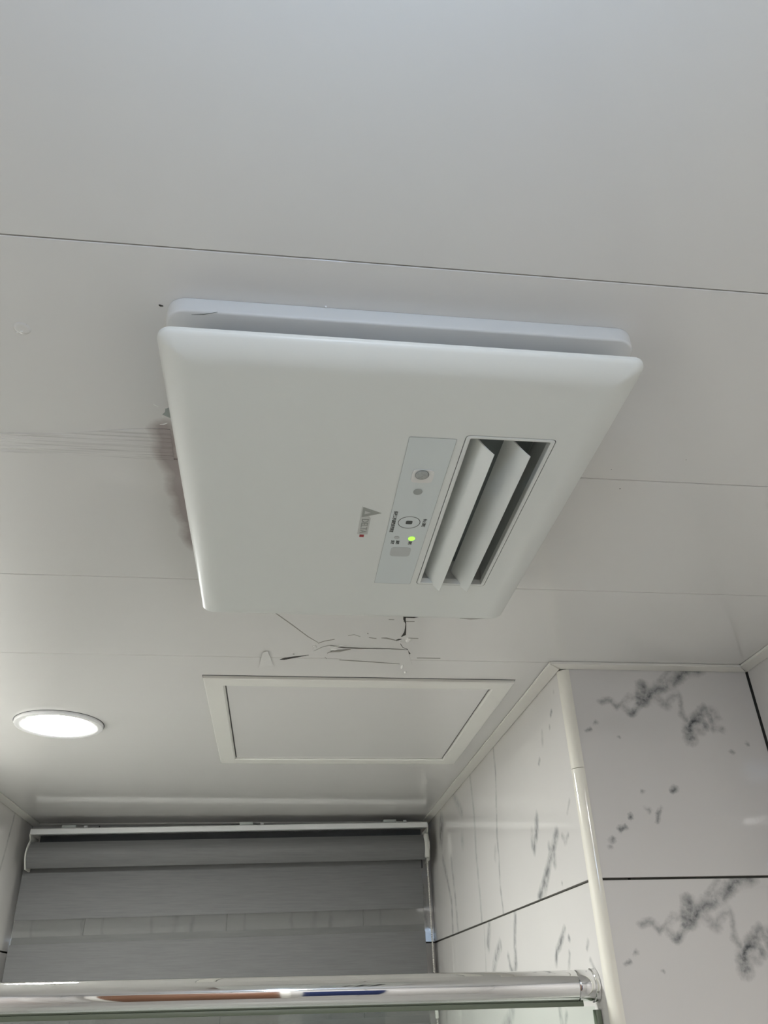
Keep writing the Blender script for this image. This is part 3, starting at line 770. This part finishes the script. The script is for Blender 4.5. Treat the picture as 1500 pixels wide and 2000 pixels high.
# clear tape, crinkled
mat_tape = ceiling_mat('clear_tape', 0.16, (6.0, 160.0), 1.0, 0.0045)
tp = [(-5, 846), (120, 847), (240, 838), (300, 836), (332, 838)]; tb = [(-5, 880.5), (120, 887), (240, 893), (300, 897), (340, 899)]
o = sheet('clear_tape', tp, tb, lambda s_, t: 0.0009, mat_tape, None, 2, 0.0008)
tag(o, 'shiny crinkled clear tape along the ceiling seam left of the heater', 'tape')
mat_scrap = pbr('tape_scrap', (0.77, 0.765, 0.74), 0.25, bump=0.2)
tp = P((55, 385), (75, 380), (95, 375)); tb = P((20, 520), (80, 500), (150, 500))
o = sheet('peeling_tape', tp, tb, lambda s_, t: 0.001 + 0.006 * (1 - t) * (0.3 + 0.7 * abs(s_ - 0.5)) , mat_scrap, None, 3, 0.0008)
tag(o, 'small curled scrap of white tape peeling off beside the cracks', 'tape')

# ------------------------------------------------------------------ zebra blind
mat_alu = pbr('white_aluminium', (0.74, 0.745, 0.74), 0.35, metal=0.0)
mat_cap = pbr('ivory_cap', (0.62, 0.615, 0.57), 0.4)
mat_clip = pbr('clear_clip', (0.45, 0.48, 0.46), 0.3)
def fabric(name, col, sheer=0.0):
    m = bpy.data.materials.new(name); m.use_nodes = True
    nt = m.node_tree; L = nt.links.new; b = nt.nodes['Principled BSDF']; b.inputs['Roughness'].default_value = 0.8
    ge = node(nt, 'ShaderNodeNewGeometry')
    mp = node(nt, 'ShaderNodeMapping', inp={'Scale': (9.0, 9.0, 190.0)}); L(ge.outputs['Position'], mp.inputs[0])
    nz = node(nt, 'ShaderNodeTexNoise', inp={'Scale': 1.0, 'Detail': 4.0, 'Roughness': 0.7}); L(mp.outputs[0], nz.inputs['Vector'])
    mx = node(nt, 'ShaderNodeMix', data_type='RGBA'); mx.inputs[6].default_value = (*[c * 0.72 for c in col], 1); mx.inputs[7].default_value = (*[c * 1.28 for c in col], 1)
    L(nz.outputs['Fac'], mx.inputs[0]); L(mx.outputs[2], b.inputs['Base Color'])
    if sheer:
        tr = node(nt, 'ShaderNodeBsdfTransparent'); ms = node(nt, 'ShaderNodeMixShader'); ms.inputs[0].default_value = sheer
        L(b.outputs[0], ms.inputs[1]); L(tr.outputs[0], ms.inputs[2]); L(ms.outputs[0], nt.nodes['Material Output'].inputs[0])
    return m
mat_fab = fabric('grey_slub_fabric', (0.15, 0.15, 0.148))
mat_fab2 = fabric('grey_slub_fabric_back', (0.135, 0.135, 0.133))
mat_sheer = fabric('sheer_mesh', (0.27, 0.27, 0.26), 0.74)
BX0, BX1 = -1.442, 0.912
BY = 5.06
blind = empty('zebra_blind', W((BX0 + BX1) / 2, BY + 0.1, 0.93), 'grey zebra roller blind with white head rail at the back wall', 'blind')
def xbar(name, prof, x0, x1, mat, parent=blind, smooth=30):
    v, fc = loft([[W(x, y, z) for y, z in prof] for x in (x0, x1)])
    return mesh_obj(name, v, fc, mat, parent, smooth=smooth)
rail = xbar('head_rail', [(BY, 0.907), (BY, 0.934), (BY + 0.012, 0.940), (BY + 0.19, 0.940), (BY + 0.19, 0.928), (BY + 0.03, 0.928), (BY + 0.03, 0.910), (BY + 0.022, 0.905)], BX0, BX1, mat_alu)
# curved cassette front wrapped in the fabric
arc = [(BY + 0.040 - 0.05 * math.sin(math.pi * min(1, i / 12)) * 0.9, 0.868 - 0.140 * i / 12) for i in range(13)]
arc2 = [(y + 0.012, z) for y, z in arc]
xbar('cassette_front', arc + arc2[::-1], BX0 + 0.0045, BX1 - 0.0045, mat_fab)
xbar('roller_tube', [(BY + 0.13 + 0.05 * math.cos(a), 0.83 + 0.05 * math.sin(a)) for a in [2 * math.pi * i / 20 for i in range(20)]], BX0 + 0.02, BX1 - 0.03, mat_fab2)
capp = [(BY - 0.002, 0.906)] + [(BY + 0.034 - 0.048 * math.sin(math.pi * i / 12), 0.880 - 0.158 * i / 12) for i in range(13)] + [(BY + 0.17, 0.72), (BY + 0.19, 0.906)]
xbar('end_cap', capp, BX0 - 0.003, BX0 + 0.004, mat_cap); xbar('end_cap', capp, BX1 - 0.004, BX1 + 0.003, mat_cap)
for xx in (-1.235, -0.2, 0.68):
    ubox('mount_clip', (xx - 0.04, BY + 0.02, 0.9405), (xx + 0.04, BY + 0.16, 0.958), mat_clip, blind, bev=0.001)
    ubox('clip_screw', (xx + 0.085, BY + 0.03, 0.9405), (xx + 0.105, BY + 0.05, 0.955), mat_alu, blind, bev=0.001)
FXA, FXB = -1.478, 0.880
def bands(yy, edges, m_op, tagn):
    for i in range(len(edges) - 1):
        z1, z0 = edges[i], edges[i + 1]
        op = i % 2 == 0
        ubox('fabric_band' if op else 'sheer_band', (FXA, yy, z0), (FXB, yy + (0.004 if op else 0.0015), z1), m_op if op else mat_sheer, blind)
ZT = 0.80
ed = [ZT, 0.4710, 0.3480]
while ed[-1] > -1.3: ed += [ed[-1] - 0.335, ed[-1] - 0.335 - 0.123]
bands(BY + 0.130, ed, mat_fab, 'front')
ed = [ZT, 0.510, 0.386]
while ed[-1] > -1.3: ed += [ed[-1] - 0.337, ed[-1] - 0.337 - 0.121]
bands(BY + 0.155, ed, mat_fab2, 'back')
xbar('bottom_bar', [(BY + 0.07, ed[-1] - 0.06), (BY + 0.07, ed[-1] - 0.01), (BY + 0.11, ed[-1] - 0.01), (BY + 0.11, ed[-1] - 0.06)], FXA, FXB, mat_alu)
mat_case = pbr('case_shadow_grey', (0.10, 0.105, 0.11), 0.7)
xbar('cassette_back', [(BY + 0.191, 0.9395), (BY + 0.205, 0.9395), (BY + 0.205, 0.70), (BY + 0.191, 0.70)], BX0 + 0.012, BX1 - 0.014, mat_case)  # plate added in dark grey so the recess looks shaded
# bead chain on the right: guide and beads
ubox('chain_guide', (0.886, BY - 0.012, 0.735), (0.909, BY + 0.03, 0.868), mat_cap, blind, bev=0.003)
bm = bmesh.new()
mat_bead = pbr('ivory_beads', (0.50, 0.48, 0.44), 0.3)
for side, yy in ((0, BY - 0.004), (1, BY + 0.05)):
    z = 0.735
    while z > -1.2:
        mtx = Matrix.Translation(W(0.895 + 0.0096 * side, yy, z)) @ Matrix.Scale(0.0030, 4)
        bmesh.ops.create_icosphere(bm, subdivisions=1, radius=1.0, matrix=mtx)
        z -= 0.0118
    a = W(0.895 + 0.0096 * side, yy, 0.735); b = W(0.895 + 0.0096 * side, yy, -1.2)
    box_bm((a.x - 0.0009, a.y - 0.0009, b.z), (a.x + 0.0009, a.y + 0.0009, a.z), bm=bm)
ch = bm_obj('bead_chain', bm, mat_bead, blind); ch['kind'] = 'stuff'
ubox('chain_joiner', (0.886, BY - 0.014, -0.09), (0.904, BY + 0.006, -0.02), mat_cap, blind, bev=0.002)
blind.rotation_euler.y = -0.0105

# ------------------------------------------------------------------ shower screen: chrome rail, glass
def chrome_mat():
    m = pbr('chrome', (0.80, 0.80, 0.80), 0.035, metal=1.0, var=0.01)
    return m
mat_chrome = chrome_mat()
mat_seal = pbr('green_gasket', (0.13, 0.155, 0.11), 0.45)
RY, RZ, RR = 2.665, 0.0290, 0.0410
railth = empty('shower_screen', W(XI, RY, RZ), 'clear glass shower screen hung under a thick chrome rail', 'shower screen')
c = W(0, RY, RZ)
v, fc = tube_x(S * (XL + 0.004), S * 0.905, c.y, c.z, S * RR, 48); mesh_obj('tube', v, fc, mat_chrome, railth, smooth=40)
v, fc = loft([[(S * x, c.y + S * q * math.cos(2 * math.pi * k_ / 48), c.z + S * q * math.sin(2 * math.pi * k_ / 48)) for k_ in range(48)] for x, q in ((0.9055, 0.0385), (0.9085, 0.0385), (0.9085, 0.0412), (0.911, 0.0422), (0.950, 0.0422), (0.954, 0.0412), (0.956, 0.0445), (0.9685, 0.0455))])
mesh_obj('end_bracket', v, fc, mat_chrome, railth, smooth=30)
v, fc = tube_x(S * 0.9045, S * 0.9065, c.y, c.z, S * 0.0395, 40); mesh_obj('gap_ring', v, fc, mat_gap_shade, railth)
railth.rotation_euler.y = 0.0065
def glass_mat():
    m = bpy.data.materials.new('shower_glass'); m.use_nodes = True
    nt = m.node_tree; L = nt.links.new; nt.nodes.remove(nt.nodes['Principled BSDF'])
    tr = node(nt, 'ShaderNodeBsdfTransparent'); tr.inputs[0].default_value = (0.945, 0.975, 0.955, 1)
    gl_ = node(nt, 'ShaderNodeBsdfGlossy', inp={'Roughness': 0.01})
    fr_ = node(nt, 'ShaderNodeFresnel', inp={'IOR': 1.5})
    tc = node(nt, 'ShaderNodeTexCoord'); nz = node(nt, 'ShaderNodeTexNoise', inp={'Scale': 5.0}); L(tc.outputs['Object'], nz.inputs['Vector'])
    mr = node(nt, 'ShaderNodeMapRange', inp={'To Min': 0.006, 'To Max': 0.02}); L(nz.outputs['Fac'], mr.inputs['Value']); L(mr.outputs[0], gl_.inputs['Roughness'])
    ge = node(nt, 'ShaderNodeNewGeometry'); inv = node(nt, 'ShaderNodeMath', operation='SUBTRACT'); inv.inputs[0].default_value = 1.0; L(ge.outputs['Backfacing'], inv.inputs[1])
    ff = node(nt, 'ShaderNodeMath', operation='MULTIPLY'); L(fr_.outputs[0], ff.inputs[0]); L(inv.outputs[0], ff.inputs[1])   # one reflection per face
    mx = node(nt, 'ShaderNodeMixShader'); L(ff.outputs[0], mx.inputs[0]); L(tr.outputs[0], mx.inputs[1]); L(gl_.outputs[0], mx.inputs[2])
    L(mx.outputs[0], nt.nodes['Material Output'].inputs[0])
    return m
glassth = railth
ubox('glass_pane', (XL + 0.01, RY - 0.0075, ZFL + 0.02), (XI - 0.016, RY + 0.0075, RZ - RR - 0.0125), glass_mat(), glassth)
ubox('top_gasket', (XL + 0.01, RY - 0.013, RZ - RR - 0.012), (XI - 0.050, RY + 0.013, RZ - RR + 0.0012), mat_seal, glassth, bev=0.001)
ubox('wall_channel', (XI - 0.016, RY - 0.016, ZFL + 0.01), (XI - 0.001, RY + 0.016, RZ - RR - 0.021), mat_seal, glassth, bev=0.001)

# ------------------------------------------------------------------ behind the camera: door and towel added in place of the person mirrored in chrome
mat_wood = pbr('brown_door', (0.22, 0.11, 0.065), 0.4, var=0.25, scale=8)
door = ubox('added_door_1', (-1.25, YR, ZFL), (0.05, YR + 0.06, ZFL + 3.75), mat_wood, bev=0.003); tag(door, kind='structure')  # added to give the chrome something brown to mirror
for a in ((-1.33, YR, ZFL, -1.25, YR + 0.08, ZFL + 3.83), (0.05, YR, ZFL, 0.13, YR + 0.08, ZFL + 3.83), (-1.25, YR, ZFL + 3.75, 0.05, YR + 0.08, ZFL + 3.83)):
    ubox('door_frame', a[:3], a[3:], mat_pvc, door, bev=0.002)
mat_towel = pbr('navy_standin', (0.018, 0.03, 0.10), 0.95, var=0.3, scale=60, bump=0.8, bscale=400)
tw = []; n = 14
for j in range(9):
    z = ZFL + 3.3 - 0.30 * j
    tw.append((z, [(0.22 + 0.62 * i / n, YR + 0.045 + 0.018 * math.sin(i * 1.7 + 0.2 * j)) for i in range(n + 1)]))
loops = []
for z, row in tw:
    loops.append([W(x, y, z) for x, y in row] + [W(x, y - 0.02, z) for x, y in row[::-1]])
v, fc = loft(loops)
t = mesh_obj('standin_towel', v, fc, mat_towel, None, smooth=60, origin=W(0.53, YR + 0.04, ZFL + 3.3))  # towel added for the blue in the chrome reflection
tag(t, 'dark blue towel added behind the camera, stands in for clothing mirrored in the chrome rail', 'towel')
